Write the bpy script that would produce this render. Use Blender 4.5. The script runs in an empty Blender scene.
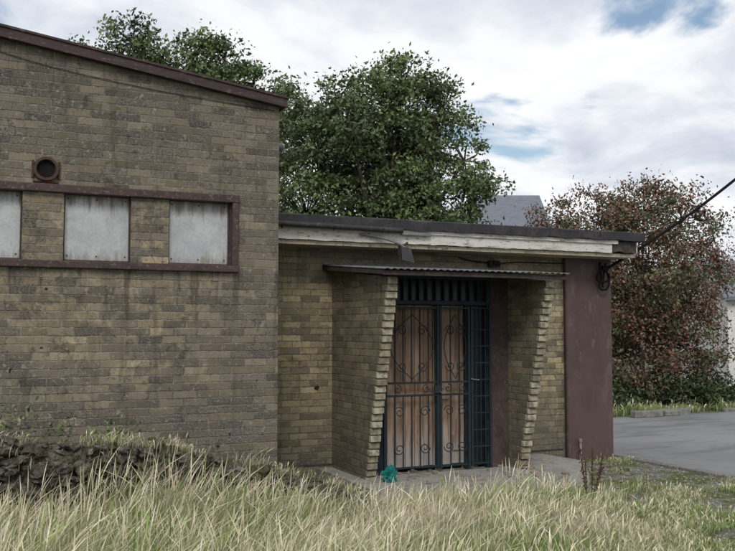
import bpy, bmesh, math, random
import numpy as np
from mathutils import Vector, noise as mnoise
random.seed(7); rng=np.random.default_rng(7)
scene=bpy.context.scene
col=scene.collection

# ------------------------------------------------------------ node helpers
def new_mat(name, rough=0.85, spec=0.3):
    m=bpy.data.materials.new(name); m.use_nodes=True
    nt=m.node_tree; b=nt.nodes['Principled BSDF']
    b.inputs['Roughness'].default_value=rough
    b.inputs['Specular IOR Level'].default_value=spec
    return m,nt,b
def N(nt,t,**k):
    n=nt.nodes.new(t)
    for a,v in k.items(): setattr(n,a,v)
    return n
def sock(nt,inp,val):
    if hasattr(val,'is_linked') or isinstance(val,bpy.types.NodeSocket): nt.links.new(val,inp)
    else: inp.default_value=val
def M(nt,op,a,b=None,c=None,clamp=False):
    n=N(nt,'ShaderNodeMath',operation=op); n.use_clamp=clamp
    sock(nt,n.inputs[0],a)
    if b is not None: sock(nt,n.inputs[1],b)
    if c is not None: sock(nt,n.inputs[2],c)
    return n.outputs[0]
def MIX(nt,f,a,b,blend='MIX'):
    n=N(nt,'ShaderNodeMix',data_type='RGBA',blend_type=blend)
    sock(nt,n.inputs[0],f)
    sock(nt,n.inputs[6],a if not isinstance(a,tuple) else (*a[:3],1))
    sock(nt,n.inputs[7],b if not isinstance(b,tuple) else (*b[:3],1))
    return n.outputs[2]
def NOISE(nt,vec,scale,detail=4,rough=.6,dist=0):
    n=N(nt,'ShaderNodeTexNoise'); n.inputs['Scale'].default_value=scale
    n.inputs['Detail'].default_value=detail; n.inputs['Roughness'].default_value=rough
    n.inputs['Distortion'].default_value=dist
    nt.links.new(vec,n.inputs['Vector']); return n.outputs['Fac']
def RAMP(nt,f,stops,interp='LINEAR'):
    n=N(nt,'ShaderNodeValToRGB'); cr=n.color_ramp; cr.interpolation=interp
    while len(cr.elements)<len(stops): cr.elements.new(.5)
    for e,(p,c) in zip(cr.elements,stops):
        e.position=p; e.color=(c,c,c,1) if not isinstance(c,tuple) else (*c,1)
    nt.links.new(f,n.inputs[0]); return n.outputs[0]
def OBJ(nt): return N(nt,'ShaderNodeTexCoord').outputs['Object']
def SCALE(nt,vec,s):
    n=N(nt,'ShaderNodeMapping'); n.inputs['Scale'].default_value=s
    nt.links.new(vec,n.inputs[0]); return n.outputs[0]
def SM(nt,x,a,b):
    n=N(nt,'ShaderNodeMapRange',interpolation_type='SMOOTHSTEP')
    sock(nt,n.inputs[0],x); n.inputs[1].default_value=a; n.inputs[2].default_value=b
    return n.outputs[0]
def BUMP(nt,b,h,strength=.5,dist=.01):
    n=N(nt,'ShaderNodeBump'); n.inputs['Strength'].default_value=strength
    n.inputs['Distance'].default_value=dist
    nt.links.new(h,n.inputs['Height']); nt.links.new(n.outputs[0],b.inputs['Normal'])

def brick_mat(name, axis='x', tones=None, mortar=(.23,.2,.15), mode='annex'):
    m,nt,b=new_mat(name,.93,.15)
    P=OBJ(nt); s=N(nt,'ShaderNodeSeparateXYZ'); nt.links.new(P,s.inputs[0])
    n1=NOISE(nt,P,24,1)
    u=M(nt,'ADD',s.outputs[0 if axis=='x' else 1],M(nt,'MULTIPLY',M(nt,'SUBTRACT',n1,.5),.022))
    z=s.outputs[2]
    v=M(nt,'ADD',z,M(nt,'MULTIPLY',M(nt,'SUBTRACT',n1,.5),-.018))
    vr=M(nt,'DIVIDE',v,.075); row=M(nt,'FLOOR',vr); fv=M(nt,'FRACT',vr)
    par=M(nt,'MULTIPLY',M(nt,'FLOORED_MODULO',row,2.0),.5)
    wn0=N(nt,'ShaderNodeTexWhiteNoise',noise_dimensions='1D'); nt.links.new(row,wn0.inputs['W'])
    jit=M(nt,'MULTIPLY',wn0.outputs[0],.14)
    ur=M(nt,'ADD',M(nt,'ADD',M(nt,'DIVIDE',u,.228),par),jit)
    c=M(nt,'FLOOR',ur); fu=M(nt,'FRACT',ur)
    du=M(nt,'MULTIPLY',M(nt,'MINIMUM',fu,M(nt,'SUBTRACT',1.0,fu)),.228)
    dv=M(nt,'MULTIPLY',M(nt,'MINIMUM',fv,M(nt,'SUBTRACT',1.0,fv)),.075)
    d=M(nt,'MINIMUM',du,dv)
    brick=SM(nt,d,.003,.0075)
    cb=N(nt,'ShaderNodeCombineXYZ'); nt.links.new(c,cb.inputs[0]); nt.links.new(row,cb.inputs[1])
    wn=N(nt,'ShaderNodeTexWhiteNoise',noise_dimensions='3D'); nt.links.new(cb.outputs[0],wn.inputs['Vector'])
    wsp=N(nt,'ShaderNodeSeparateColor'); nt.links.new(wn.outputs['Color'],wsp.inputs[0])
    k=len(tones); base=RAMP(nt,wn.outputs[0],[(i/(k-1),t) for i,t in enumerate(tones)])
    f1=NOISE(nt,P,60,2,.7); f2=NOISE(nt,P,26,3,.75)
    base=MIX(nt,M(nt,'MULTIPLY',SM(nt,f1,.42,.70),.65),base,(.13,.112,.085))
    big=NOISE(nt,P,.9,3,.65,.4); med=NOISE(nt,P,3.6,5,.74,.6)
    streak=NOISE(nt,SCALE(nt,P,(7,7,.8)),1.0,4,.7)
    mort=MIX(nt,SM(nt,med,.40,.62),mortar,(mortar[0]*.45,mortar[1]*.44,mortar[2]*.43))
    colr=MIX(nt,brick,mort,base)
    if mode=='hall':
        up=SM(nt,M(nt,'ADD',z,M(nt,'MULTIPLY',M(nt,'SUBTRACT',med,.5),1.8)),2.5,3.3)
        lo=SM(nt,M(nt,'ADD',z,M(nt,'MULTIPLY',M(nt,'SUBTRACT',big,.5),2.6)),1.75,.85)
        rt=M(nt,'MULTIPLY',SM(nt,M(nt,'ADD',s.outputs[0],M(nt,'MULTIPLY',M(nt,'SUBTRACT',med,.5),1.6)),1.4,2.5),.75)
        dirt=M(nt,'MAXIMUM',M(nt,'MAXIMUM',M(nt,'MULTIPLY',up,.92),M(nt,'MULTIPLY',lo,.9)),rt)
        dirt=M(nt,'MAXIMUM',dirt,M(nt,'MULTIPLY',SM(nt,med,.45,.57),.9))
        dirt=M(nt,'MAXIMUM',dirt,M(nt,'MULTIPLY',SM(nt,wsp.outputs[1],.76,.84),.85))
        dirt=M(nt,'MAXIMUM',dirt,M(nt,'MULTIPLY',SM(nt,f2,.52,.66),.7))
        perb=M(nt,'ADD',.62,M(nt,'MULTIPLY',wsp.outputs[0],.42))
        dirt=M(nt,'MULTIPLY',dirt,perb,clamp=True)
        dc=MIX(nt,SM(nt,f1,.35,.62),(.060,.053,.045),(.165,.15,.125))
        band=M(nt,'MULTIPLY',SM(nt,z,1.6,2.2),SM(nt,z,2.34,2.26))
        sk_=M(nt,'ADD',.38,M(nt,'MULTIPLY',band,.4))
        st=M(nt,'MULTIPLY',SM(nt,M(nt,'ADD',streak,M(nt,'MULTIPLY',band,.05)),.53,.68),sk_)
        # black blotches of soot and algae
        bl_=NOISE(nt,P,5.5,5,.78,.3)
        st=M(nt,'MAXIMUM',st,M(nt,'MULTIPLY',SM(nt,bl_,.55,.66),.7))
    else:
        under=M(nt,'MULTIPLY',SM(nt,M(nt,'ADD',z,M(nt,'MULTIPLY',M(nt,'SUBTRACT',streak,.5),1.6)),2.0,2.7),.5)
        lo=M(nt,'MULTIPLY',SM(nt,M(nt,'ADD',z,M(nt,'MULTIPLY',M(nt,'SUBTRACT',med,.5),1.8)),1.1,.15),.85)
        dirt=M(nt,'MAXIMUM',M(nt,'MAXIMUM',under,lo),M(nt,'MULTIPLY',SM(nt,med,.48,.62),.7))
        dirt=M(nt,'MAXIMUM',dirt,M(nt,'MULTIPLY',SM(nt,wsp.outputs[1],.82,.9),.7))
        dirt=M(nt,'MAXIMUM',dirt,M(nt,'MULTIPLY',SM(nt,f2,.54,.66),.55))
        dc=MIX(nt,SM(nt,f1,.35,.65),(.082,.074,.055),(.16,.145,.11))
        st=M(nt,'MULTIPLY',SM(nt,streak,.54,.68),.4)
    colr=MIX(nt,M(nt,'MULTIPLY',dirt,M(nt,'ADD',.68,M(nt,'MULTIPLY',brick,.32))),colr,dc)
    colr=MIX(nt,st,colr,(.058,.051,.044))
    val=M(nt,'ADD',.76,M(nt,'MULTIPLY',wsp.outputs[2],.50)); val=M(nt,'ADD',1.0,M(nt,'MULTIPLY',M(nt,'SUBTRACT',val,1.0),brick))
    hv=N(nt,'ShaderNodeHueSaturation'); nt.links.new(val,hv.inputs['Value']); nt.links.new(colr,hv.inputs['Color']); colr=hv.outputs[0]
    sp=NOISE(nt,P,18,4,.78); colr=MIX(nt,M(nt,'MULTIPLY',SM(nt,sp,.57,.67),.5),colr,(.37,.355,.30))
    hole=NOISE(nt,P,9,1,.6); colr=MIX(nt,SM(nt,hole,.78,.81),colr,(.035,.028,.022))
    nt.links.new(colr,b.inputs['Base Color'])
    h=M(nt,'ADD',brick,M(nt,'ADD',M(nt,'MULTIPLY',f1,.6),M(nt,'MULTIPLY',wn.outputs[0],.25)))
    BUMP(nt,b,h,.75,.008)
    return m
hall_t=[(.31,.25,.155),(.22,.18,.125),(.40,.325,.20),(.18,.15,.11),(.35,.28,.17),(.25,.20,.13)]
ann_t=[(.39,.315,.18),(.30,.24,.14),(.44,.36,.215),(.25,.20,.12),(.36,.29,.165),(.32,.26,.15)]
BRICK_H=brick_mat('hall_brick','x',hall_t,(.30,.275,.225),'hall')
BRICK_HY=brick_mat('hall_brick_side','y',hall_t,(.30,.275,.225),'hall')
BRICK_A=brick_mat('annex_brick','x',ann_t,(.25,.225,.175))
BRICK_AY=brick_mat('annex_brick_side','y',ann_t,(.25,.225,.175))
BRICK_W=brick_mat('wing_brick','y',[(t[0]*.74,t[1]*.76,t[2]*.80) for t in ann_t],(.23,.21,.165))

def paint_mat(name,c1,c2,c3=None,scale=6,rough=.7,stretch=(1,1,1),t=(.45,.65),bump=.25,spec=.3):
    m,nt,b=new_mat(name,rough,spec); P=SCALE(nt,OBJ(nt),stretch)
    a=NOISE(nt,P,scale,4,.68,.3); c=MIX(nt,SM(nt,a,*t),c1,c2)
    if c3:
        e=NOISE(nt,P,scale*3.7,3,.7); c=MIX(nt,SM(nt,e,.56,.66),c,c3)
    g=NOISE(nt,P,scale*14,1,.6); c=MIX(nt,M(nt,'MULTIPLY',g,.35),c,tuple(x*.45 for x in c1))
    nt.links.new(c,b.inputs['Base Color'])
    BUMP(nt,b,M(nt,'ADD',a,M(nt,'MULTIPLY',g,.4)),bump,.006); return m
FRAME=paint_mat('red_brown_paint',(.080,.050,.044),(.05,.036,.034),(.15,.13,.115),8)
VERGE=paint_mat('verge_boards',(.065,.040,.038),(.035,.027,.027),(.14,.115,.10),6,stretch=(.5,1,2))
WHITE=paint_mat('peeling_white_paint',(.68,.66,.59),(.42,.39,.32),(.16,.12,.085),4,.7,stretch=(.7,1,3),t=(.5,.7))
SOFFIT=paint_mat('soffit_cream',(.42,.37,.27),(.27,.22,.16),(.12,.09,.07),5)
FELT=paint_mat('roof_felt',(.045,.042,.046),(.075,.068,.068),(.03,.03,.03),5,.85)
GUTTER=paint_mat('gutter_dark',(.035,.034,.036),(.07,.06,.055),None,9,.5)
BROWN=paint_mat('brown_render',(.115,.076,.070),(.088,.060,.056),(.14,.10,.092),1.6,.8,stretch=(1,1,.5),bump=.15)
DKBROWN=paint_mat('dark_brown_paint',(.085,.058,.05),(.055,.038,.034),(.12,.09,.08),6,.7)
IRON=paint_mat('teal_black_iron',(.014,.030,.038),(.012,.020,.026),(.055,.035,.025),14,.5)
TEAL=paint_mat('teal_door_paint',(.018,.036,.046),(.012,.021,.028),(.05,.045,.04),7,.55)
SHEET=paint_mat('corrugated_sheet',(.17,.165,.16),(.085,.075,.07),(.06,.045,.035),5,.75)
TIMB=paint_mat('dark_timber',(.05,.042,.038),(.08,.065,.055),(.03,.025,.02),8,.85)
CONC=paint_mat('concrete',(.36,.345,.31),(.26,.245,.215),(.15,.14,.11),5,.9)
KERB=paint_mat('kerb_concrete',(.26,.25,.23),(.16,.16,.14),(.08,.09,.05),6,.9)
TERRA=paint_mat('terracotta',(.085,.045,.036),(.05,.03,.026),None,20,.8)
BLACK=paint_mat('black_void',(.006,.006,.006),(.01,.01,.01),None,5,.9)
CABLE=paint_mat('cable_rubber',(.010,.010,.012),(.014,.014,.014),None,9,.8,spec=.1)
TILEB=paint_mat('broken_tile',(.30,.235,.18),(.25,.23,.20),(.36,.32,.27),6,.9)
PLASTW=paint_mat('white_plastic',(.6,.6,.57),(.45,.44,.4),None,10,.5)
PIPEM=paint_mat('grubby_pipe',(.36,.34,.31),(.22,.20,.18),None,10,.6)
TURQ=paint_mat('turquoise_cloth',(.01,.20,.18),(.01,.12,.11),None,12,.8)
SLATE=paint_mat('slate_roof',(.19,.205,.235),(.14,.155,.18),(.22,.22,.23),4,.7,stretch=(1,1,4))
RENDW=paint_mat('white_render',(.78,.77,.74),(.68,.67,.64),None,2,.85)
GLASSD=paint_mat('dark_glass',(.012,.016,.02),(.02,.024,.028),None,3,.3,spec=.35)
METAL=paint_mat('grey_metal',(.22,.22,.23),(.14,.14,.14),(.09,.07,.05),9,.5)
POLE=paint_mat('creosoted_pole',(.09,.06,.04),(.05,.035,.025),None,4,.9,stretch=(4,4,.4))

def rubble_mat():
    m,nt,b=new_mat('mossy_rubble',.97,.1); P=OBJ(nt)
    a=NOISE(nt,P,11,5,.75,.4); d=NOISE(nt,P,3,3,.65); g=NOISE(nt,P,60,2,.7)
    c=RAMP(nt,a,[(.32,(.030,.025,.019)),(.45,(.085,.072,.056)),(.56,(.16,.14,.115)),(.66,(.27,.25,.21))])
    c=MIX(nt,M(nt,'MULTIPLY',SM(nt,d,.46,.60),.6),c,(.10,.10,.045))
    c=MIX(nt,M(nt,'MULTIPLY',SM(nt,g,.45,.7),.5),c,(.04,.034,.025))
    nt.links.new(c,b.inputs['Base Color']); BUMP(nt,b,M(nt,'ADD',a,g),1.0,.02); return m
ROCK=rubble_mat()
def wood_mat():
    m,nt,b=new_mat('weathered_planks',.8,.2); P=OBJ(nt)
    s=N(nt,'ShaderNodeSeparateXYZ'); nt.links.new(P,s.inputs[0])
    pid=M(nt,'FLOOR',M(nt,'DIVIDE',s.outputs[0],.118))
    wn=N(nt,'ShaderNodeTexWhiteNoise',noise_dimensions='1D'); nt.links.new(pid,wn.inputs['W'])
    c=RAMP(nt,wn.outputs[0],[(0,(.26,.165,.11)),(.5,(.34,.23,.155)),(1,(.21,.135,.09))])
    g=NOISE(nt,SCALE(nt,P,(26,26,1.4)),1.6,5,.7,.8)
    c=MIX(nt,SM(nt,g,.44,.72),c,(.12,.08,.055))
    st=NOISE(nt,SCALE(nt,P,(5,5,1)),1.7,4,.6)
    c=MIX(nt,M(nt,'MULTIPLY',SM(nt,st,.5,.72),.6),c,(.42,.34,.26))
    lo=SM(nt,M(nt,'ADD',s.outputs[2],M(nt,'MULTIPLY',M(nt,'SUBTRACT',g,.5),1.3)),.66,.22)
    c=MIX(nt,M(nt,'MULTIPLY',lo,.75),c,(.38,.35,.33))
    nt.links.new(c,b.inputs['Base Color']); BUMP(nt,b,g,.4,.006); return m
WOOD=wood_mat()

# ------------------------------------------------------------ mesh helpers
def empty(name,loc=(0,0,0)):
    o=bpy.data.objects.new(name,None); o.location=loc; o.empty_display_size=.3; col.objects.link(o); return o
def link(o,parent=None):
    col.objects.link(o)
    if parent: o.parent=parent; o.matrix_parent_inverse=parent.matrix_basis.inverted()
    return o
def mesh(name,v,f,mat,parent=None,smooth=False):
    me=bpy.data.meshes.new(name); me.from_pydata([tuple(p) for p in v],[],f); me.update()
    bm=bmesh.new(); bm.from_mesh(me); bmesh.ops.recalc_face_normals(bm,faces=bm.faces); bm.to_mesh(me); bm.free()
    if smooth: me.polygons.foreach_set('use_smooth',[True]*len(me.polygons))
    for mm in (mat if isinstance(mat,list) else [mat]): me.materials.append(mm)
    return link(bpy.data.objects.new(name,me),parent)
BF=[(0,3,2,1),(4,5,6,7),(0,1,5,4),(1,2,6,5),(2,3,7,6),(3,0,4,7)]
def bverts(x0,x1,y0,y1,z0,z1):
    return [(x0,y0,z0),(x1,y0,z0),(x1,y1,z0),(x0,y1,z0),(x0,y0,z1),(x1,y0,z1),(x1,y1,z1),(x0,y1,z1)]
def box(name,x0,x1,y0,y1,z0,z1,mat,parent=None,bev=0):
    o=mesh(name,bverts(x0,x1,y0,y1,z0,z1),BF,mat,parent)
    if bev:
        md=o.modifiers.new('b','BEVEL'); md.width=bev; md.segments=2
    return o
def boxes(name,lst,mat,parent=None,bev=0):
    v=[];f=[]
    for b in lst:
        k=len(v); v+=bverts(*b); f+=[tuple(i+k for i in q) for q in BF]
    o=mesh(name,v,f,mat,parent)
    if bev:
        md=o.modifiers.new('b','BEVEL'); md.width=bev; md.segments=1
    return o
def prism_xz(name,pts,y0,y1,mat,parent=None):
    n=len(pts); v=[(x,y0,z) for x,z in pts]+[(x,y1,z) for x,z in pts]
    f=[tuple(range(n)),tuple(range(2*n-1,n-1,-1))]+[(i,(i+1)%n,(i+1)%n+n,i+n) for i in range(n)]
    return mesh(name,v,f,mat,parent)
def prism_yz(name,pts,x0,x1,mat,parent=None):
    n=len(pts); v=[(x0,y,z) for y,z in pts]+[(x1,y,z) for y,z in pts]
    f=[tuple(range(n)),tuple(range(2*n-1,n-1,-1))]+[(i,(i+1)%n,(i+1)%n+n,i+n) for i in range(n)]
    return mesh(name,v,f,mat,parent)
def tube(name,paths,r,mat,parent=None,res=6,cyc=False,kind='POLY',bres=2):
    cu=bpy.data.curves.new(name,'CURVE'); cu.dimensions='3D'; cu.bevel_depth=r; cu.bevel_resolution=bres; cu.use_fill_caps=True
    for p in paths:
        if kind=='NURBS':
            s=cu.splines.new('NURBS'); s.points.add(len(p)-1); s.order_u=4; s.use_endpoint_u=True; s.resolution_u=res
        else:
            s=cu.splines.new('POLY'); s.points.add(len(p)-1)
        for q,pt in zip(s.points,p):
            q.co=(*pt[:3],1)
            q.radius=pt[3] if len(pt)>3 else 1
        s.use_cyclic_u=cyc
    cu.materials.append(mat)
    o=bpy.data.objects.new(name,cu); link(o,parent); return o

# ------------------------------------------------------------ ground
def ground_mat():
    m,nt,b=new_mat('rough_ground',.95,.15); P=OBJ(nt)
    a=NOISE(nt,P,.9,4,.65,.5); d=NOISE(nt,P,6,4,.7); e=NOISE(nt,P,60,2,.7); g=NOISE(nt,P,140,1,.6)
    grass=MIX(nt,SM(nt,d,.38,.62),(.10,.135,.04),(.20,.20,.09))
    grav=MIX(nt,SM(nt,e,.4,.62),(.17,.162,.148),(.35,.335,.305))
    c=MIX(nt,SM(nt,M(nt,'ADD',a,M(nt,'MULTIPLY',M(nt,'SUBTRACT',d,.5),.7)),.45,.58),grass,grav)
    c=MIX(nt,M(nt,'MULTIPLY',SM(nt,g,.5,.7),.5),c,(.06,.055,.04))
    nt.links.new(c,b.inputs['Base Color']); BUMP(nt,b,M(nt,'ADD',M(nt,'ADD',e,d),g),.8,.02); return m
GROUND=ground_mat()
box('ground',-1500,1500,-1500,1500,-1,0,GROUND)
def asphalt():
    m,nt,b=new_mat('worn_asphalt',.85,.3); P=OBJ(nt)
    a=NOISE(nt,P,.5,4,.6,.3); d=NOISE(nt,P,7,4,.7); e=NOISE(nt,P,160,1,.6); f=NOISE(nt,SCALE(nt,P,(.35,1.6,1)),1.1,4,.7,.5)
    c=MIX(nt,SM(nt,a,.35,.65),(.21,.21,.215),(.275,.272,.27))
    c=MIX(nt,M(nt,'MULTIPLY',SM(nt,d,.5,.7),.4),c,(.14,.138,.135))
    c=MIX(nt,M(nt,'MULTIPLY',SM(nt,f,.52,.60),.55),c,(.12,.12,.118))
    c=MIX(nt,M(nt,'MULTIPLY',SM(nt,e,.5,.7),.5),c,(.34,.335,.325))
    nt.links.new(c,b.inputs['Base Color']); BUMP(nt,b,M(nt,'ADD',e,d),.5,.01); return m
ASPH=asphalt()
mesh('car_park',[(8.14,-12,.004),(34,-12,.004),(34,14.2,.004),(8.14,14.2,.004)],[(0,1,2,3)],ASPH)
kb=[]; y=-6
while y<9.5:
    kb.append((8.0+random.uniform(-.01,.01),8.13,y,y+.9,-.02,.045+random.uniform(-.015,.012))); y+=.915
k=empty('kerb'); boxes('edging_stones',kb,KERB,k,.012)
k=empty('kerb'); kb=[]; x=9.0
while x<33:
    if random.random()<.62: kb.append((x,x+.88,14.2+random.uniform(-.05,.05),14.34+random.uniform(-.02,.04),-.02,.09+random.uniform(-.05,.04)))
    x+=.915
kb.append((11.9,12.6,13.95,14.12,0,.13)); kb.append((12.7,13.1,14.0,14.14,0,.11))
boxes('edging_stones',kb,KERB,k,.015)

# ------------------------------------------------------------ hall
hall=empty('brick_hall')
rz=lambda x:4.437-.1386*x
WX=2.848; y0=8.6; y1=8.9
boxes('front_wall_lower',[(-6,WX,y0,y1,-.2,2.30)],BRICK_H,hall)
box('front_wall_end',2.425,WX,y0,y1,2.30,2.99,BRICK_H,hall)
prism_xz('front_wall_upper',[(-6,2.99),(WX,2.99),(WX,rz(WX)-.085),(-6,rz(-6)-.085)],y0,y1,BRICK_H,hall)
prism_xz('back_wall',[(-6,-.2),(WX,-.2),(WX,rz(WX)-.085),(-6,rz(-6)-.085)],15.7,16,BRICK_H,hall)
prism_yz('end_wall',[(y1,-.2),(15.7,-.2),(15.7,rz(WX)-.085),(y1,rz(WX)-.085)],WX-.3,WX,BRICK_HY,hall)
prism_yz('far_end_wall',[(y1,-.2),(15.7,-.2),(15.7,rz(-6)-.085),(y1,rz(-6)-.085)],-6,-5.7,BRICK_HY,hall)
piers=[];boards=[];strips=[];nails=[]
xr=2.354
box('end_infill',2.354,2.425,y0+.03,y1,2.30,2.99,FRAME,hall)
while xr>-5:
    xl=xr-.604
    boards.append((xl,xr,y0+.075,y0+.10,2.335,2.955)); strips+= [(xl,xl+.014,y0+.05,y0+.072,2.335,2.955),(xr-.014,xr,y0+.05,y0+.072,2.335,2.955),(xl+.015,xr-.015,y0+.05,y0+.072,2.335,2.352)]
    for nx_ in (.04,.30,.56):
        for nz_ in (2.39,2.92): nails.append((xl+nx_-.006,xl+nx_+.006,y0+.070,y0+.076,nz_-.006,nz_+.006))
    piers.append((xl-.355,xl,y0+.006,y1,2.335,2.955)); xr=xl-.355
def board_mat():
    m,nt,b=new_mat('weathered_board',.8,.25); P=OBJ(nt); s=N(nt,'ShaderNodeSeparateXYZ'); nt.links.new(P,s.inputs[0])
    a=NOISE(nt,P,3,4,.65,.3); g=NOISE(nt,P,45,2,.7); st=NOISE(nt,SCALE(nt,P,(9,9,1)),2,4,.7)
    c=MIX(nt,SM(nt,a,.35,.65),(.52,.53,.53),(.40,.415,.42))
    c=MIX(nt,M(nt,'MULTIPLY',SM(nt,g,.45,.7),.35),c,(.28,.28,.27))
    c=MIX(nt,M(nt,'MULTIPLY',SM(nt,st,.55,.7),.4),c,(.27,.26,.24))
    top=SM(nt,M(nt,'ADD',s.outputs[2],M(nt,'MULTIPLY',M(nt,'SUBTRACT',st,.5),.7)),2.80,2.98)
    c=MIX(nt,M(nt,'MULTIPLY',top,.8),c,(.17,.13,.10))
    bot=SM(nt,M(nt,'ADD',s.outputs[2],M(nt,'MULTIPLY',M(nt,'SUBTRACT',st,.5),.5)),2.46,2.32)
    c=MIX(nt,M(nt,'MULTIPLY',bot,.7),c,(.20,.17,.13))
    nt.links.new(c,b.inputs['Base Color']); BUMP(nt,b,g,.2,.004); return m
boxes('window_boards',boards,board_mat(),hall,.004); boxes('window_beads',strips,FRAME,hall,.003); boxes('board_nails',nails,TIMB,hall)
boxes('window_piers',piers,BRICK_H,hall)
box('window_head',-5.6,2.435,y0-.045,y0+.2,2.955,3.03,FRAME,hall,.008)
box('window_sill',-5.6,2.435,y0-.055,y0+.2,2.268,2.335,FRAME,hall,.008)
box('window_jamb',2.365,2.430,y0-.035,y0+.03,2.335,2.955,FRAME,hall,.006)
prism_xz('roof_deck',[(-6.2,rz(-6.2)-.084),(2.90,rz(2.90)-.084),(2.90,rz(2.90)-.01),(-6.2,rz(-6.2)-.01)],8.56,16.1,FELT,hall)
prism_xz('verge_board',[(-6.2,rz(-6.2)-.095),(2.905,rz(2.905)-.085),(2.905,rz(2.905)+.0),(-6.2,rz(-6.2)+.0)],8.515,8.557,VERGE,hall)
prism_xz('verge_cap',[(-6.2,rz(-6.2)+.001),(2.92,rz(2.92)+.001),(2.92,rz(2.92)+.022),(-6.2,rz(-6.2)+.022)],8.50,8.64,VERGE,hall)
tube('wall_wire',[[(.05,8.59,4.24,1),(.5,8.59,4.13,1),(1.1,8.59,4.05,1),(1.7,8.59,3.99,1),(2.3,8.59,3.95,1),(2.8,8.59,3.92,1)]],.0035,TIMB,hall,kind='NURBS')
def ring(name,cx,cy,cz,ro,ri,dep,mat,parent):
    n=28;v=[];f=[]
    for i in range(n):
        a=2*math.pi*i/n; c,s=math.cos(a),math.sin(a); rr=ro*(1.06 if s<-.3 else 1)
        v+=[(cx+rr*c,cy,cz+ro*s),(cx+ri*c,cy,cz+ri*s),(cx+rr*c,cy-dep,cz+ro*s),(cx+(ri+.004)*c,cy-dep,cz+(ri+.004)*s)]
    for i in range(n):
        a=4*i;b=4*((i+1)%n)
        f+=[(a,b,b+2,a+2),(a+2,b+2,b+3,a+3),(a+3,b+3,b+1,a+1)]
    return mesh(name,v,f,mat,parent)
ring('flue_surround',.627,8.598,3.165,.108,.080,.045,TERRA,hall)
n=24; mesh('flue_hole',[(.627+.082*math.cos(2*math.pi*i/n),8.596,3.165+.082*math.sin(2*math.pi*i/n)) for i in range(n)],[tuple(range(n))],BLACK,hall)
boxes('flue_surround_blocks',[(.515,.74,8.58,8.597,3.04,3.056),(.505,.525,8.575,8.596,3.08,3.24),(.732,.75,8.575,8.596,3.08,3.24)],TERRA,hall,.004)
lampo=empty('wall_lamp')
bpy.ops.mesh.primitive_uv_sphere_add(segments=20,ring_count=12,radius=.06,location=(2.95,8.9,3.62)); o=bpy.context.object
o.name='globe'; o.scale=(1,1,.7); o.data.materials.append(METAL); o.parent=lampo
tube('arm',[[(2.84,8.9,3.52),(2.91,8.9,3.50),(2.95,8.9,3.57)]],.012,METAL,lampo)

# ------------------------------------------------------------ annex
ann=empty('brick_entrance_annex')
box('walls',2.852,7.91,9.8,13.5,-.2,2.69,[BRICK_A],ann)
o=bpy.data.objects['walls']; o.data.materials.append(BRICK_AY)
for p in o.data.polygons:
    if abs(p.normal.x)>.5: p.material_index=1
box('soffit',2.853,8.02,9.36,9.798,2.655,2.70,SOFFIT,ann)
def fascia_strip(name,x0_,x1_,yf,yb,zb,zt,mat,amp,parent,seg=60):
    v=[];f=[]
    for i in range(seg+1):
        x=x0_+(x1_-x0_)*i/seg; a=amp*mnoise.noise(Vector((x*2.3,0,zb))); c=amp*1.2*mnoise.noise(Vector((x*9,3,zb)))
        v+=[(x,yf+a*.4,zb+c),(x,yf+a*.4,zt+a),(x,yb,zt+a),(x,yb,zb+c)]
    for i in range(seg):
        a=4*i;b=a+4; f+=[(a+j,b+j,b+(j+1)%4,a+(j+1)%4) for j in range(4)]
    f+=[(0,1,2,3),(4*seg+3,4*seg+2,4*seg+1,4*seg)]
    return mesh(name,v,f,mat,parent)
fascia_strip('fascia_board',2.853,7.62,9.325,9.355,2.705,2.86,WHITE,.008,ann)
fascia_strip('fascia_board_rotten',7.622,8.02,9.327,9.357,2.72,2.855,paint_mat('rotten_fascia',(.055,.042,.036),(.12,.10,.085),(.03,.025,.02),6,.9),.02,ann)
box('fascia_return',8.02,8.05,9.34,13.5,2.71,2.86,WHITE,ann,.004)
fascia_strip('fascia_lath',4.6,7.7,9.30,9.321,2.82,2.868,WHITE,.006,ann)
v=[];f=[];nx=70
for i in range(nx+1):
    x=2.853+(8.11-2.853)*i/nx
    dz=.008*math.sin(i*.9)+random.uniform(-.007,.007)
    v+=[(x,9.26,2.865+dz),(x,9.25,2.97+dz*.5),(x,9.31,2.985),(x,13.6,2.995),(x,13.6,2.862),(x,9.31,2.862)]
for i in range(nx):
    a=6*i;b=a+6
    f+=[(a+j,b+j,b+(j+1)%6,a+(j+1)%6) for j in range(6)]
f+=[tuple(range(6)),tuple(6*nx+j for j in range(5,-1,-1))]
mesh('flat_roof',v,f,FELT,ann)
tube('gutter',[[(2.86,9.235,2.862),(3.6,9.235,2.857),(4.55,9.235,2.845)]],.033,GUTTER,ann)
tube('gutter_brackets',[[(x,9.325,2.87),(x,9.235,2.815),(x,9.195,2.86)] for x in (3.1,3.7,4.3)],.008,GUTTER,ann)
box('gutter_end_flashing',4.56,4.95,9.27,9.298,2.80,2.835,METAL,ann,.004)
box('brown_end_panel',7.21,7.935,9.745,9.797,-.05,2.655,BROWN,ann,.006)
box('panel_trim',7.185,7.21,9.74,9.797,-.05,2.655,DKBROWN,ann,.003)
box('damp_course',2.853,7.16,9.793,9.799,.145,.163,FELT,ann)

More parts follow.
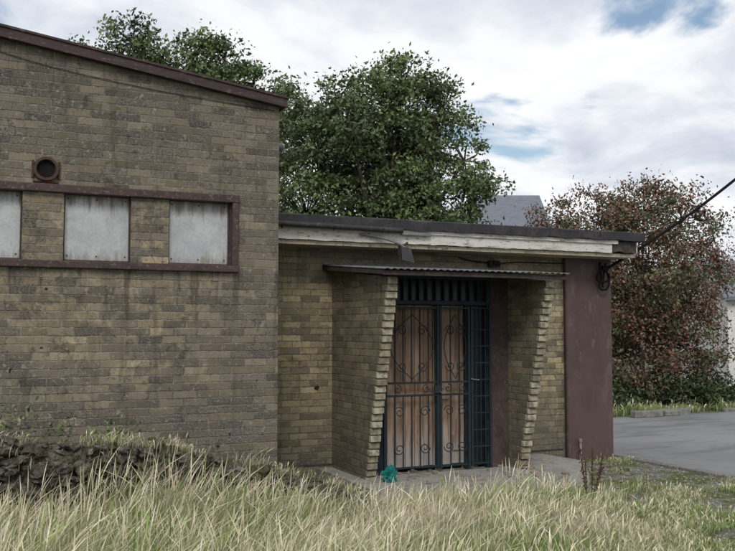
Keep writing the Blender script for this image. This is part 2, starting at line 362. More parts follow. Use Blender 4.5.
def edge_mat():
    m,nt,b=new_mat('brick_ends',.9,.2); P=OBJ(nt); s=N(nt,'ShaderNodeSeparateXYZ'); nt.links.new(P,s.inputs[0])
    w=N(nt,'ShaderNodeTexWhiteNoise',noise_dimensions='1D'); nt.links.new(M(nt,'FLOOR',M(nt,'DIVIDE',s.outputs[2],.075)),w.inputs['W'])
    c=RAMP(nt,w.outputs[0],[(0,(.34,.30,.20)),(.5,(.46,.42,.31)),(1,(.24,.20,.135))])
    c=MIX(nt,M(nt,'MULTIPLY',SM(nt,NOISE(nt,P,14,4,.7),.40,.60),.8),c,(.14,.12,.09))
    nt.links.new(c,b.inputs['Base Color']); BUMP(nt,b,NOISE(nt,P,70,2),.4,.005); return m
EDGE=edge_mat()
can=lambda y:2.275+(y-8.12)*.084
def wing(name,xa,xb):
    rows=[]; topz=lambda y: can(y)-.008; r=0
    while True:
        z0=r*.075; z1=z0+.075
        yf=8.86-.60*(z0+.04)/2.25
        if z1>topz(yf)-.005: z1=topz(yf)-.005
        rows.append((yf,z0,z1)); r+=1
        if z1<z0+.0749 or r>29: break
    pts=[(9.798,-.05),(rows[0][0],-.05)]
    for (yf,z0,z1) in rows:
        pts+= [(yf,z0+.002),(yf,z1-.010),(yf+.014,z1-.009),(yf+.014,z1)]
    pts.append((9.798,topz(9.798)-.005))
    q=[pts[0]]
    for p in pts[1:]:
        if abs(p[0]-q[-1][0])+abs(p[1]-q[-1][1])>1e-5: q.append(p)
    o=prism_yz(name,q,xa,xb,[BRICK_W,EDGE],ann)
    for p in o.data.polygons:
        if abs(p.normal.x)<.5: p.material_index=1
    l=[]
    for i,(yf,z0,z1) in enumerate(rows[:-1]):
        off=(.020 if i%2 else .0)+random.uniform(-.006,.006)
        l.append((xa-.003-random.uniform(0,.004),xb+.004,yf-.010-off*.6,yf+.030,z0+.005,z1-.008))
    boxes(name+'_brick_ends',l,EDGE,ann,.004)
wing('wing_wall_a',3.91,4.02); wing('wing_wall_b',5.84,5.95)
prism_yz('canopy_deck',[(8.15,can(8.15)),(9.797,can(9.797)),(9.797,can(9.797)+.03),(8.15,can(8.15)+.03)],3.81,5.99,TIMB,ann)
v=[];f=[];nx=150
for i in range(nx+1):
    x=3.78+(6.02-3.78)*i/nx; w=.007*math.sin(x*2*math.pi/.076); sag=.010*mnoise.noise(Vector((x*1.7,0,0)))
    for (yy) in (8.08+.014*mnoise.noise(Vector((x*4,2,0))),8.9,9.795):
        v+=[(x,yy,can(yy)+.046+w+(sag if yy<8.5 else 0)),(x,yy,can(yy)+.052+w+(sag if yy<8.5 else 0))]
for i in range(nx):
    a=6*i;b=a+6
    f+=[(a,b,b+2,a+2),(a+2,b+2,b+4,a+4),(a+1,a+3,b+3,b+1),(a+3,a+5,b+5,b+3),(a,a+1,b+1,b)]
mesh('canopy_corrugated_sheet',v,f,SHEET,ann,True)
prism_yz('canopy_side_trim',[(8.14,can(8.14)-.012),(9.796,can(9.796)-.012),(9.796,can(9.796)+.036),(8.14,can(8.14)+.036)],3.785,3.808,TIMB,ann)
box('canopy_front_trim',3.785,6.01,8.122,8.148,can(8.12)-.018,can(8.12)+.032,TIMB,ann,.004)
box('canopy_flashing',3.8,6.03,9.785,9.797,2.455,2.50,METAL,ann)

# entrance screen
yd=9.04
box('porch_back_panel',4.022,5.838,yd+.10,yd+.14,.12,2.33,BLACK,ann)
box('side_panel',5.60,5.836,yd,yd+.098,.12,2.335,DKBROWN,ann,.004)
boxes('door_frame',[(4.024,4.26,yd-.01,yd+.09,.12,2.335),(5.535,5.598,yd-.02,yd+.09,.12,2.335),(4.262,5.533,yd-.015,yd+.09,1.99,2.04),(4.262,5.533,yd-.015,yd+.09,2.285,2.335),(5.255,5.285,yd-.01,yd+.06,.12,1.99)],TEAL,ann,.005)
boxes('transom_bars',[(x,x+.012,yd-.005,yd+.03,2.04,2.285) for x in (4.36,4.46,4.56,4.66,4.76,4.87,4.98,5.09,5.20,5.31,5.42)],TEAL,ann)
box('transom_glass',4.262,5.533,yd+.04,yd+.045,2.04,2.285,GLASSD,ann)
pl=[];x=4.262
while x<5.25:
    pl.append((x+.0035,min(x+.115,5.252),yd+.03+random.uniform(0,.012),yd+.065,.15+random.uniform(0,.04),1.985)); x+=.118
boxes('timber_planks',pl,WOOD,ann,.004)
box('meeting_stile',4.868,4.888,yd+.012,yd+.03,.15,1.985,TEAL,ann,.003)
box('side_light_panel',5.287,5.533,yd+.05,yd+.06,.15,1.985,GLASSD,ann)
boxes('door_patches',[(4.93,5.06,yd+.015,yd+.029,.92,1.12),(5.10,5.20,yd+.014,yd+.0285,.34,.52)],WOOD,ann,.003)

# ------------------------------------------------------------ iron gate
gate=empty('wrought_iron_gate')
gy=yd-.07
fr=[];t=.014
def bar(xa,xb,za,zb,d=.014,yy=gy): fr.append((xa,xb,yy-d,yy+d,za,zb))
for xx in (4.20,4.86,4.895,5.262,5.30,5.545): bar(xx-t,xx+t,.16,1.98)
for (a,b_) in ((4.214,4.846),(4.909,5.248)):
    for zz in (.19,.98,1.12,1.955): bar(a,b_,zz-.011,zz+.011,.010)
for zz in (.19,.38,.57,.76,.95,1.14,1.33,1.52,1.71,1.955): bar(5.314,5.531,zz-.008,zz+.008,.008)
for xx in (5.36,5.42,5.48): bar(xx-.006,xx+.006,.198,1.947,.0055)
boxes('frame',fr,IRON,gate,.002)
th=[]
for (a,b_,n) in ((4.214,4.846,6),(4.909,5.248,3)):
    for i in range(1,n):
        xx=a+(b_-a)*i/n
        th.append([(xx,gy,.2),(xx,gy,.97)])
        th.append([(xx,gy,1.13),(xx,gy,1.95)])
tube('bars',th,.0085,IRON,gate)
sc=[]
def spiral(cx,cz,r0,turns,sx,sz,a0=0):
    p=[]; n=int(26*turns)
    for i in range(n+1):
        a=a0+2*math.pi*turns*i/n; r=r0*(1-.78*i/n)
        p.append((cx+sx*r*math.cos(a),gy-.012,cz+sz*r*math.sin(a)))
    return p
for (a,b_) in ((4.214,4.846),(4.909,5.248)):
    c=(a+b_)/2; w=(b_-a)
    sc+=[[(c+s*w*.42*math.sin(math.pi*i/20),gy-.012,1.16+.72*i/20) for i in range(21)] for s in (-1,1)]
    for s in (-1,1):
        sc.append(spiral(c+s*w*.2,1.70,.065,1.4,s,1)); sc.append(spiral(c+s*w*.2,1.30,.06,1.4,s,-1))
        sc.append(spiral(c+s*w*.28,1.05,.05,1.2,s,1,math.pi/2)); sc.append(spiral(c+s*w*.25,.80,.065,1.4,s,1)); sc.append(spiral(c+s*w*.25,.40,.065,1.4,s,-1))
tube('scrolls',sc,.0055,IRON,gate)
boxes('lock_box',[(4.80,4.89,gy-.04,gy-.015,1.0,1.09)],IRON,gate,.004)
tube('padlock_chain',[[(4.86,gy-.03,1.03),(4.90,gy-.045,.99),(4.93,gy-.03,1.04),(4.89,gy-.02,1.07)]],.007,METAL,gate,cyc=True)
tube('pale_bolt',[[(5.27,gy-.03,1.15),(5.38,gy-.03,1.135)]],.007,METAL,gate)

# ------------------------------------------------------------ floodlight + bulkhead + cable
fl=empty('security_floodlight')
mesh('head',[(4.50,9.14,2.50),(4.66,9.14,2.47),(4.66,9.26,2.55),(4.50,9.26,2.58),(4.52,9.20,2.66),(4.64,9.20,2.64),(4.64,9.28,2.66),(4.52,9.28,2.68)],BF,GUTTER,fl)
tube('bracket',[[(4.58,9.26,2.62),(4.60,9.3,2.68),(4.66,9.325,2.72)]],.012,GUTTER,fl)
tube('conduit',[[(4.60,9.3,2.66),(4.75,9.45,2.64),(4.95,9.78,2.6)],[(4.05,9.3,2.79),(4.3,9.27,2.77),(4.5,9.24,2.72),(4.58,9.22,2.64)]],.014,METAL,fl,kind='NURBS')
bl=empty('bulkhead_light')
box('body',6.02,6.17,9.70,9.796,2.50,2.585,GUTTER,bl,.015)
box('lens',6.035,6.155,9.68,9.70,2.512,2.572,BLACK,bl,.008)
tube('feed_wire',[[(6.17,9.77,2.55),(6.5,9.775,2.60),(6.9,9.775,2.57),(7.15,9.735,2.585)],[(5.6,9.775,2.61),(5.8,9.775,2.56),(6.02,9.77,2.56)]],.007,CABLE,bl,kind='NURBS')
pole=empty('utility_pole')
tube('shaft',[[(11.35,8.08,-.3,1.15),(11.35,8.08,6.2,.8)]],.13,POLE,pole)
box('crossarm',10.95,11.75,8.04,8.12,5.62,5.72,POLE,pole,.01)
tube('insulators',[[(x,8.08,5.72),(x,8.08,5.85)] for x in (11.02,11.68)],.035,PLASTW,pole)
cab=empty('overhead_cable')
A=Vector((7.80,9.68,2.52)); B=Vector((11.25,8.03,5.66)); pts=[]
for i in range(15):
    s=i/14; p=A.lerp(B,s); pts.append((p.x,p.y,p.z-.42*4*s*(1-s)*.55))
tube('span',[pts],.019,CABLE,cab,kind='NURBS')
tube('slack_loops',[
 [(7.80,9.68,2.52),(7.74,9.67,2.40),(7.66,9.69,2.30),(7.72,9.66,2.22),(7.84,9.66,2.26),(7.86,9.68,2.40),(7.80,9.68,2.52)],
 [(7.80,9.68,2.52),(7.70,9.68,2.50),(7.62,9.70,2.38),(7.70,9.66,2.33),(7.88,9.66,2.36),(7.83,9.66,2.46)],
 [(7.72,9.70,2.62),(7.70,9.68,2.50),(7.76,9.66,2.18),(7.74,9.70,2.32),(7.80,9.68,2.60)]],.014,CABLE,cab,kind='NURBS')
box('clamp',7.74,7.84,9.66,9.744,2.50,2.56,CABLE,cab,.01)
wp=empty('waste_pipe')
tube('stub',[[(7.36,9.70,-.02),(7.36,9.70,.27)]],.017,PIPEM,wp); tube('collar',[[(7.36,9.70,.25),(7.36,9.70,.29)]],.023,PIPEM,wp)

# ------------------------------------------------------------ slab, debris, rag
sl=empty('concrete_step')
v=[(3.72,8.22),(4.5,8.13),(5.2,8.12),(5.7,8.19),(6.35,8.22),(6.5,8.45),(6.9,9.02),(6.8,9.79),(6.0,9.795),(3.72,9.795)]
vv=[(a,b_,-.05) for a,b_ in v]+[(a,b_,.12) for a,b_ in v]; n=len(v)
mesh('slab',vv,[tuple(range(n-1,-1,-1)),tuple(range(n,2*n))]+[(i,(i+1)%n,(i+1)%n+n,i+n) for i in range(n)],CONC,sl)
v=[];f=[]
for i in range(85):
    big=i<12
    cx=random.uniform(5.3,6.9) if big else random.uniform(4.3,7.5); cy=random.uniform(8.25,9.5) if cx<6.3 else random.uniform(8.0,9.4)
    zb=.123 if cx<6.35 or (cx<6.8 and cy>9.05) else .004
    w=random.uniform(.12,.24) if big else random.uniform(.02,.07);d=w*random.uniform(.4,.9);h=random.uniform(.012,.03);a=random.uniform(0,3.14)
    k=len(v); tl=random.uniform(0,.12)
    for q in bverts(-w/2,w/2,-d/2,d/2,0,h):
        x=q[0]*random.uniform(.7,1.1);y=q[1]*random.uniform(.7,1.1)
        v.append((cx+x*math.cos(a)-y*math.sin(a),cy+x*math.sin(a)+y*math.cos(a),zb+q[2]+tl*(x+w/2)))
    f+=[tuple(t_+k for t_ in q) for q in BF]
mesh('brick_rubble',v,f,TILEB)
def lump(name,c,r,mat,seed,amp=.45,freq=3):
    bm=bmesh.new(); bmesh.ops.create_icosphere(bm,subdivisions=4,radius=1)
    for vt in bm.verts:
        d=1+amp*mnoise.fractal(vt.co*freq+Vector((seed,0,0)),1,2,4)
        vt.co=Vector((c[0]+vt.co.x*r[0]*d,c[1]+vt.co.y*r[1]*d,c[2]+vt.co.z*r[2]*d))
    me=bpy.data.meshes.new(name); bm.to_mesh(me); bm.free(); me.materials.append(mat)
    o=bpy.data.objects.new(name,me); col.objects.link(o); return o
lump('turquoise_rag',(4.08,8.60,.18),(.075,.06,.085),TURQ,3,.8,1.9)

# ------------------------------------------------------------ rubble wall / bank
def topz_r(x):
    pts=[(-6,1.0),(-1,.94),(.2,.87),(1.0,.82),(1.5,.77),(2.0,.64),(2.5,.50),(3.0,.36),(3.6,.10),(9,0)]
    for (a,za),(b_,zb) in zip(pts,pts[1:]):
        if a<=x<=b_: return za+(zb-za)*(x-a)/(b_-a)
    return 0
def rubble():
    V=[];F=[]
    bm=bmesh.new(); bmesh.ops.create_icosphere(bm,subdivisions=2,radius=1)
    bv=[v.co.copy() for v in bm.verts]; bf=[tuple(v.index for v in fc.verts) for fc in bm.faces]; bm.free()
    for i in range(1900):
        x=random.uniform(-4.5,3.45); T=topz_r(x)+.07*mnoise.noise(Vector((x*2.2,0,0)))
        s=random.random()**.7; z=s*T; y=7.40+.20*s+random.uniform(-.07,.03)+(random.uniform(0,.25) if s>.88 else 0)
        big=1.9 if random.random()<.10 else 1
        sx=random.uniform(.02,.065)*big; sy=random.uniform(.03,.07)*big; sz=random.uniform(.010,.028)*big
        a=random.uniform(-.8,.8); tl=random.uniform(-.5,.5); sd=random.uniform(0,99); k=len(V)
        for q in bv:
            d=1+.45*mnoise.noise(q*1.6+Vector((sd,0,0)))+.25*mnoise.noise(q*4+Vector((sd,0,0)))
            qx=math.copysign(abs(q.x)**.7,q.x);qy=math.copysign(abs(q.y)**.7,q.y);qz=math.copysign(abs(q.z)**.7,q.z)
            X=qx*sx*d;Y=qy*sy*d;Z=qz*sz*d+tl*X
            V.append((x+X*math.cos(a)-Y*math.sin(a),y+X*math.sin(a)+Y*math.cos(a),z+Z-.03))
        F+=[tuple(t_+k for t_ in q) for q in bf]
    k=len(V); nx=520; ny=26
    for i in range(nx+1):
        x=-4.5+8.1*i/nx; T=topz_r(x)-.05+.08*mnoise.noise(Vector((x*2.2,0,0)))+.05*mnoise.noise(Vector((x*7,0,0)))
        for j in range(ny+1):
            s=j/ny
            if s<.6: yy=7.38+.24*(s/.6); zz=-.05+(T+.05)*(s/.6)**.85
            else: yy=7.62+.45*(s-.6)/.4; zz=T*(1-((s-.6)/.4)**2)-.03*((s-.6)/.4)
            p=Vector((x,yy,zz)); dd=.05*mnoise.fractal(p*9,1,2,5)+.02*mnoise.noise(p*34)
            V.append((x,yy-dd,zz+dd*.7))
    for i in range(nx):
        for j in range(ny):
            a=k+i*(ny+1)+j; b_=a+ny+1; F.append((a,b_,b_+1,a+1))
    mesh('rubble_stone_wall',V,F,ROCK)
rubble()

# ------------------------------------------------------------ vegetation builders (numpy)
def np_mesh(name,verts,quads,colors,mat,parent=None):
    me=bpy.data.meshes.new(name); nv=len(verts); nf=len(quads)
    me.vertices.add(nv); me.vertices.foreach_set('co',verts.astype(np.float32).ravel())
    me.loops.add(nf*4); me.loops.foreach_set('vertex_index',quads.astype(np.int32).ravel())
    me.polygons.add(nf); me.polygons.foreach_set('loop_start',np.arange(0,nf*4,4,dtype=np.int32))
    me.polygons.foreach_set('loop_total',np.full(nf,4,dtype=np.int32))
    me.update(calc_edges=True)
    at=me.color_attributes.new('tint','FLOAT_COLOR','POINT')
    at.data.foreach_set('color',np.concatenate([colors,np.ones((nv,1))],1).astype(np.float32).ravel())
    me.materials.append(mat); return link(bpy.data.objects.new(name,me),parent)
def leaf_mat(name,rough=.6,spec=.25):
    m,nt,b=new_mat(name,rough,spec)
    a=N(nt,'ShaderNodeAttribute',attribute_name='tint'); nt.links.new(a.outputs['Color'],b.inputs['Base Color'])
    return m
LEAF=leaf_mat('foliage',.5,.35); GRASSM=leaf_mat('grass_blades',.75)
BARK=paint_mat('bark',(.085,.065,.045),(.05,.04,.03),(.11,.11,.08),6,.95,stretch=(3,3,.6),bump=.7)
def leaves_quads(C,size,cols):
    n=len(C); a=rng.normal(size=(n,3)); a/=np.linalg.norm(a,axis=1)[:,None]
    b=rng.normal(size=(n,3)); b=np.cross(a,b); b/=np.linalg.norm(b,axis=1)[:,None]
    s=(size*rng.uniform(.6,1.3,n))[:,None]
    v=np.stack([C-a*s, C+b*s*.5-a*s*.1, C+a*s, C-b*s*.5-a*s*.1],1).reshape(-1,3)
    q=np.arange(4*n).reshape(n,4); return v,q,np.repeat(cols,4,0)
def tree(name,base,lobes,nclump,nleaf,leaf,spread,pal,trunk_r,berries=None):
    root=empty(name,(base[0],base[1],0)); bx,by=base
    vol=np.array([l[3]**2.3 for l in lobes]); vol/=vol.sum()
    cl=[]
    for i in range(nclump):
        l=lobes[rng.choice(len(lobes),p=vol)]
        d=rng.normal(size=3); d/=np.linalg.norm(d); r=l[3]*rng.uniform(.2,1)**.45*rng.uniform(.9,1.12)
        cl.append((bx+l[0]+d[0]*r,by+l[1]+d[1]*r,l[2]+d[2]*r*.95))
    cl=np.array(cl); cl=cl[cl[:,2]>.15]
    zmax=cl[:,2].max(); top=zmax*.86
    limbs=[[(bx,by,-.1,1),(bx+.05,by,top*.3,.75),(bx-.05,by,top*.6,.45),(bx,by,top,.12)]]
    tips=[]
    for l in lobes:
        h=max(.6,l[2]*.42); e=(bx+l[0],by+l[1],l[2]); limbs.append([(bx,by,h,.5),((bx+e[0])/2+rng.uniform(-.1,.1),(by+e[1])/2,h*.45+e[2]*.55,.32),(e[0],e[1],e[2],.16)])
        tips.append(e)
    tips=np.array(tips)
    tube('limbs',limbs,trunk_r,BARK,root,kind='NURBS')
    tw=[]
    for c in cl:
        j=np.argmin(((tips-c)**2).sum(1)); e=tips[j]; m_=(e+c)/2+rng.uniform(-.08,.08,3)
        tw.append([(*e,1),(*m_,.7),(*(c+(c-e)*.12),.25)])
    tube('twigs',tw,trunk_r*.13,BARK,root,bres=1)
    C=[];K=[]
    pal=np.array(pal)
    for c in cl:
        n=int(nleaf*rng.uniform(.4,1.5)); sp=spread*rng.uniform(.55,1.3)
        st=rng.uniform(.7,1.3,3)*np.array([1,1,.7])
        P=rng.normal(size=(n,3))*sp*st+c
        t=pal[rng.integers(len(pal))]*rng.uniform(.75,1.25)
        K.append(t[None,:]*rng.uniform(.6,1.4,(n,1))); C.append(P)
    C=np.concatenate(C);K=np.concatenate(K); g=C[:,2]>.02; C=C[g];K=K[g]
    v,q,k_=leaves_quads(C,np.full(len(C),leaf),K); np_mesh('leaves',v,q,k_,LEAF,root)
    if berries:
        C=[];K=[]
        for c in cl:
            if c[2]<berries[3] or rng.random()>berries[0]: continue
            n=int(berries[1]*rng.uniform(.4,1.5)); P=rng.normal(size=(n,3))*spread*.8+c; C.append(P); K.append(np.array(berries[2])[None,:]*rng.uniform(.5,1.5,(n,1)))
        C=np.concatenate(C);K=np.concatenate(K); v,q,k_=leaves_quads(C,np.full(len(C),leaf*.9),K); np_mesh('berries',v,q,k_,LEAF,root)
    return root
def L(r,z,rad,d=0): return (r*.9135+d*.4067,-r*.4067+d*.9135,z,rad)
G=[(.11,.155,.058),(.088,.13,.05),(.14,.185,.068),(.07,.10,.042),(.12,.155,.07)]
tree('broadleaf_tree',(8.0,17.2),[L(.45,6.95,.75),L(.1,6.4,.9),L(1.25,6.3,.7,.3),L(1.75,5.3,.6),L(2.0,4.6,.5),L(-.95,6.6,.65),L(-1.75,6.5,.5),L(-1.5,5.5,.95),L(0,5.3,1.3,.2),L(1.1,4.5,1.0),L(1.6,3.6,.9),L(-1.6,4.1,1.1),L(.2,3.6,1.3),L(.1,5.2,1.2,1.0),L(-.7,5.9,.7,-.9)],
     660,105,.050,.165,G,.17)
tree('broadleaf_tree',(4.77,21.96),[L(-1.3,8.85,.6),L(-2.2,8.4,.55),L(-.5,8.4,.6),L(.2,8.45,.7),L(1.0,8.1,.75),L(1.75,7.8,.6),L(2.35,7.5,.5),L(.5,6.8,1.4),L(-1.5,7.2,1.3),L(2.2,6.4,1.0),L(.1,5.2,1.6),L(.5,7,1.3,1.2)],
     480,100,.058,.19,G,.2)
BG=[(.13,.135,.06),(.11,.105,.05),(.16,.12,.075),(.09,.115,.05),(.17,.105,.07),(.14,.09,.062)]
tree('rowan_tree',(13.67,15.8),[L(.1,4.3,.8),L(-.9,4.1,.8),L(-1.8,4.15,.6),L(-2.2,3.6,.65),L(.95,4.15,.8),L(1.65,3.7,.65),L(1.75,3.1,.5),L(-1.4,3.1,1.0),L(-1.2,2.2,1.1),L(.2,2.9,1.35),L(1.1,2.3,.8),L(1.1,1.3,.75),L(-.3,1.1,1.1),L(-1.5,1.3,1.0),L(.9,.8,.7),L(.2,2.4,1.2,1.2)],
     760,80,.042,.18,BG,.07,berries=(.62,30,(.25,.10,.075),.9))
def bush(name,pts,n,nl,leaf,pal,sp=.12):
    C=[];K=[];pal=np.array(pal)
    for i in range(n):
        x,y,z,r=pts[rng.integers(len(pts))]; d=rng.normal(size=3); d/=np.linalg.norm(d); c=np.array([x,y,z])+d*r*rng.uniform(.3,1); c[2]=abs(c[2])
        P=c+rng.normal(size=(nl,3))*sp; P[:,2]=np.abs(P[:,2]); C.append(P); K.append(pal[rng.integers(len(pal))]*rng.uniform(.6,1.3,(nl,1)))
    C=np.concatenate(C);K=np.concatenate(K); v,q,k_=leaves_quads(C,np.full(len(C),leaf),K); return np_mesh(name,v,q,k_,LEAF)
bush('hedge',[(x,15.1+random.uniform(-.2,.5),random.uniform(.15,.4),random.uniform(.3,.55)) for x in np.arange(10,30,.5)],1000,45,.05,[(.05,.075,.03),(.07,.10,.035),(.035,.055,.022)])
bush('bramble_bush',[(-.2,8.1,1.0,.15),(.35,8.1,.93,.14),(-.8,8.0,1.0,.3),(.05,8.2,.85,.2),(.75,8.1,.84,.10),(1.2,8.1,.8,.07)],75,14,.022,[(.13,.17,.06),(.20,.22,.10),(.09,.13,.045),(.24,.22,.13)],.09)
bush('distant_treeline',[(x,55+8*math.sin(x*.13),1.6+1.2*math.sin(x*.31)+random.uniform(0,1),random.uniform(1.2,2.4)) for x in np.arange(-40,110,1.2)],3000,14,.42,[(.045,.065,.03),(.06,.08,.04),(.04,.055,.03)],.5)

# ------------------------------------------------------------ grass
def grass(name,n_cl,blades,region,hfun,straw,stalk,seed,zfun=None,wid=1.0):
    r=np.random.default_rng(seed)
    x0,x1,ya,yb=region
    cx=r.uniform(x0,x1,n_cl*2); cy=r.uniform(ya,yb,n_cl*2)
    keep=np.array([hfun(a,b_)>0 for a,b_ in zip(cx,cy)]); cx=cx[keep][:n_cl]; cy=cy[keep][:n_cl]
    H=np.array([hfun(a,b_) for a,b_ in zip(cx,cy)])*r.uniform(.8,1.2,len(cx)); nc=len(cx)
    Z=np.array([zfun(a,b_) for a,b_ in zip(cx,cy)]) if zfun else np.zeros(nc)
    idx=np.repeat(np.arange(nc),blades); n=len(idx)
    px=cx[idx]+r.normal(size=n)*.05; py=cy[idx]+r.normal(size=n)*.05
    isst=r.random(n)<stalk
    h=H[idx]*r.uniform(.4,1.0,n); h[isst]*=1.28
    cla=r.uniform(-.9,1.3,nc); ang=cla[idx]+r.normal(size=n)*.9
    lean=np.abs(r.normal(size=n)*.34+.42)*np.where(isst,.8,1.1)
    S=np.array([0,.32,.62,.82,1.0])
    wb=np.array([.0022,.0023,.0018,.0010,.0002]); ws=np.array([.0008,.0008,.0009,.0042,.0006])
    W=np.where(isst[:,None],ws[None],wb[None])*r.uniform(.7,1.35,(n,1))*wid
    fa=r.uniform(0,np.pi,n)
    out=np.zeros((n,5,2,3))
    for j,s in enumerate(S):
        off=lean*h*s**2.2
        zz=Z[idx]+h*(s-.28*lean*s**3)
        X=px+off*np.cos(ang); Y=py+off*np.sin(ang)
        for k,sg in enumerate((-1,1)):
            out[:,j,k,0]=X+sg*W[:,j]*np.cos(fa); out[:,j,k,1]=Y+sg*W[:,j]*np.sin(fa); out[:,j,k,2]=zz
    v=out.reshape(-1,3)
    b0=(np.arange(n)*10)[:,None,None]; q=np.array([[2*j,2*j+1,2*j+3,2*j+2] for j in range(4)])[None]+b0; q=q.reshape(-1,4)
    green=np.array([[.17,.27,.055],[.22,.32,.08],[.13,.22,.045],[.27,.34,.10]])
    dry=np.array([[.54,.48,.33],[.44,.39,.26],[.62,.57,.43],[.37,.33,.20]])
    sf=np.clip(np.array([straw(a,b_) for a,b_ in zip(cx,cy)])+r.normal(size=nc)*.18,0,1)
    d=(r.random(n)<sf[idx])|(isst&(r.random(n)<.9))
    c=np.where(d[:,None],dry[r.integers(4,size=n)],green[r.integers(4,size=n)])*r.uniform(.75,1.2,(n,1))
    c[isst]*=1.12
    g=np.array([.5,.75,1,1.08,1.1]); tipc=c[:,None,:]*g[None,:,None]
    K=np.repeat(tipc[:,:,None,:],2,2).reshape(-1,3)
    return np_mesh(name,v,q,K,GRASSM)
def nz(x,y,f,s=0): return mnoise.noise(Vector((x*f+s,y*f,0)))
def h1(x,y):
    if x>7.95 or y>7.34+.3*nz(x,y,1.5): return 0
    if y<3.9 or x>1.25*y or x<-.15*y-.2:
        if (x+y*1.7)%1<.45: return 0
    base=.50+.17*nz(x,y,.9,4)+.12*nz(x,y,2.7,8)
    m_=min(1,max(0,(x-1.2)/1.8)); base*=1-.34*m_
    if x<2.2 and y>6.4: base+=.07
    t=min(1,max(0,(x-.62*y-.3)/1.6))
    hh=base*(1-t)+.10*t
    if t>.7 and nz(x,y,1.1,9)>.05: return 0
    return max(.06,hh)
def s1(x,y):
    near=min(1,max(0,(6.5-y)/1.4))
    return .36+1.1*nz(x,y,.75,2)+.45*nz(x,y,2.5,6)-.34*near+(.26 if 2.2<x<5 and y>5.7 else 0)-(.10 if x-.62*y>1.2 else 0)
grass('long_grass',5000,28,(-2.5,8,3.2,7.6),h1,s1,.20,11)
def h2(x,y):
    if x<2.7: return .20 if 7.8<y<8.55 else 0
    if x<3.7: return .15+.06*nz(x,y,3) if 7.2<y<9.7 else 0
    if x<6.9: return .12+.07*nz(x,y,2) if y<8.0 and nz(x,y,1.7,3)>-.15 else 0
    if x<7.95 and y<9.65: return .07 if nz(x,y,1.3,5)>.0 else 0
    return 0
grass('verge_grass',850,20,(-2.5,8,7.2,9.7),h2,lambda x,y:.38,.12,12)
grass('bank_tufts',420,10,(-3,3.5,7.35,7.8),lambda x,y:.09+.14*max(0,nz(x,y,3,7)) if nz(x,y,2.2,1)>-.05 else 0,lambda x,y:.6,.16,14,zfun=lambda x,y:topz_r(x)*max(0,min(1,(y-7.36)/.22))-.05)
def h3(x,y): return .22+.12*nz(x,y,1)
grass('bank_grass',700,16,(8.6,24,14.4,15.1),h3,lambda x,y:.3,.1,13,wid=2.4)

# gravel
v=[];f=[]
for i in range(2600):
    x=random.uniform(4.2,8.0);y=random.uniform(4.0,9.6)
    if y>8.0 and x<6.95: continue
    s=random.uniform(.006,.022);k=len(v)
    for q in ((1,0,0),(-1,0,0),(0,1,0),(0,-1,0),(0,0,.7),(0,0,-.3)):
        v.append((x+q[0]*s*random.uniform(.6,1.3),y+q[1]*s*random.uniform(.6,1.3),.004+q[2]*s))
    f+=[(k,k+2,k+4),(k+2,k+1,k+4),(k+1,k+3,k+4),(k+3,k,k+4)]
mesh('gravel',v,f,paint_mat('gravel_stone',(.32,.31,.28),(.19,.18,.17),None,25,.9))

# dock plant with rusty seed spikes
dk=empty('dock_plant'); st=[];C=[]
for i in range(5):
    bx,by=5.55+random.uniform(-.07,.07),7.2+random.uniform(-.07,.07); lx=random.uniform(-.10,.16); h=random.uniform(.36,.58)
    st.append([(bx,by,0),(bx+lx*.4,by,h*.5),(bx+lx,by,h)])
    for j in range(75):
        s=random.uniform(.4,1); C.append((bx+lx*s**1.2+random.gauss(0,.012),by+random.gauss(0,.012),h*s))
tube('stems',st,.005,TIMB,dk); C=np.array(C); K=np.array([[.17,.075,.045]])*rng.uniform(.5,1.3,(len(C),1))
v_,q_,k_=leaves_quads(C,np.full(len(C),.013),K); np_mesh('seed_heads',v_,q_,k_,LEAF,dk)

# ------------------------------------------------------------ distant houses
def house(name,cx,cy,w,d,wall,ridge,ang):
    r=empty(name,(cx,cy,0))
    def add(o): o.parent=r; return o
    v=[(-w/2,-d/2,-.1),(w/2,-d/2,-.1),(w/2,d/2,-.1),(-w/2,d/2,-.1),(-w/2,-d/2,wall),(w/2,-d/2,wall),(w/2,d/2,wall),(-w/2,d/2,wall),(-w/2,0,ridge-.08),(w/2,0,ridge-.08)]
    add(mesh('walls',v,[(0,1,5,4),(2,3,7,6),(1,2,6,9,5),(3,0,4,8,7)],RENDW))
    o_=.25; zz=wall-.12
    v=[(-w/2-o_,-d/2-o_,zz),(w/2+o_,-d/2-o_,zz),(w/2+o_,0,ridge),(-w/2-o_,0,ridge),(-w/2-o_,d/2+o_,zz),(w/2+o_,d/2+o_,zz)]
    v+=[(a,b_,c+.1) for a,b_,c in v]
    add(mesh('roof',v,[(0,1,2,3),(3,2,5,4),(6,9,8,7),(9,10,11,8),(0,6,7,1),(4,5,11,10),(0,3,9,6),(3,4,10,9),(1,7,8,2),(2,8,11,5)],SLATE))
    wl=[(x-.5,x+.5,-d/2-.02,-d/2+.05,1.0,2.1) for x in np.arange(-w/2+1.5,w/2-.8,2.4)]
    add(boxes('windows',wl,GLASSD)); add(boxes('window_frames',[(x0-.07,x1+.07,-d/2-.01,-d/2+.04,z0-.07,z1+.07) for x0,x1,_,_,z0,z1 in wl],PLASTW))
    r.rotation_euler=(0,0,math.radians(ang)); return r
house('slate_roofed_house',19.35,30.15,2.3,6,4.9,6.95,-24)
house('white_bungalow',26.7,21.7,9,6,2.75,4.0,-24)

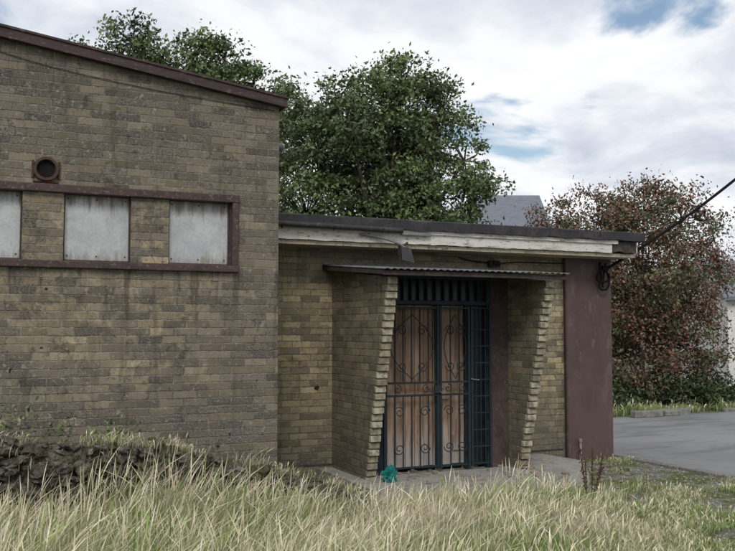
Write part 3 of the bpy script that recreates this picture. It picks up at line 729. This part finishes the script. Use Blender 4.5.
# ------------------------------------------------------------ sky + light
w=bpy.data.worlds.new('World'); scene.world=w; w.use_nodes=True; nt=w.node_tree
bg=nt.nodes['Background']; out=nt.nodes['World Output']
sk=N(nt,'ShaderNodeTexSky',sky_type='NISHITA'); sk.sun_disc=False
SE,SA=42,205
sk.sun_elevation=math.radians(SE); sk.sun_rotation=math.radians(SA); sk.air_density=1.2; sk.dust_density=1.5
nt.links.new(sk.outputs[0],bg.inputs[0]); bg.inputs[1].default_value=.12
tc=N(nt,'ShaderNodeTexCoord'); s=N(nt,'ShaderNodeSeparateXYZ'); nt.links.new(tc.outputs['Generated'],s.inputs[0])
zz=M(nt,'ADD',M(nt,'MAXIMUM',s.outputs[2],0.0),.22)
cb=N(nt,'ShaderNodeCombineXYZ'); nt.links.new(M(nt,'ADD',M(nt,'DIVIDE',s.outputs[0],zz),.42),cb.inputs[0]); nt.links.new(M(nt,'ADD',M(nt,'DIVIDE',s.outputs[1],zz),.40),cb.inputs[1])
c1=NOISE(nt,cb.outputs[0],1.5,6,.55,.25); c2=NOISE(nt,SCALE(nt,cb.outputs[0],(1.1,1.1,1)),2.0,6,.58,.3)
c1=M(nt,'ADD',c1,M(nt,'MULTIPLY',SM(nt,s.outputs[2],.34,.20),.09))
cover=SM(nt,c1,.375,.455)
ccol=RAMP(nt,c2,[(.32,(.52,.57,.67)),(.45,(.70,.74,.81)),(.55,(.88,.90,.93)),(.66,(.96,.965,.97))])
bg2=N(nt,'ShaderNodeBackground'); nt.links.new(ccol,bg2.inputs[0]); bg2.inputs[1].default_value=1.08
mx=N(nt,'ShaderNodeMixShader'); nt.links.new(cover,mx.inputs[0]); nt.links.new(bg.outputs[0],mx.inputs[1]); nt.links.new(bg2.outputs[0],mx.inputs[2]); nt.links.new(mx.outputs[0],out.inputs[0])
sd=bpy.data.lights.new('sun','SUN'); sd.energy=1.5; sd.angle=math.radians(20); sd.color=(1,.97,.93)
so=bpy.data.objects.new('sun',sd); col.objects.link(so)
d=Vector((math.sin(math.radians(SA))*math.cos(math.radians(SE)),math.cos(math.radians(SA))*math.cos(math.radians(SE)),math.sin(math.radians(SE))))
so.rotation_euler=d.to_track_quat('Z','Y').to_euler(); so.location=d*30

scene.view_settings.view_transform='Standard'; scene.view_settings.look='None'; scene.view_settings.exposure=0
# ------------------------------------------------------------ camera
cd=bpy.data.cameras.new('camera'); cam=bpy.data.objects.new('camera',cd); col.objects.link(cam)
cd.sensor_width=36; cd.lens=36*900/735; cd.clip_start=.1; cd.clip_end=5000
cam.location=(0,0,1.7); cam.rotation_euler=(math.radians(90+3.5),0,math.radians(-24)); scene.camera=cam
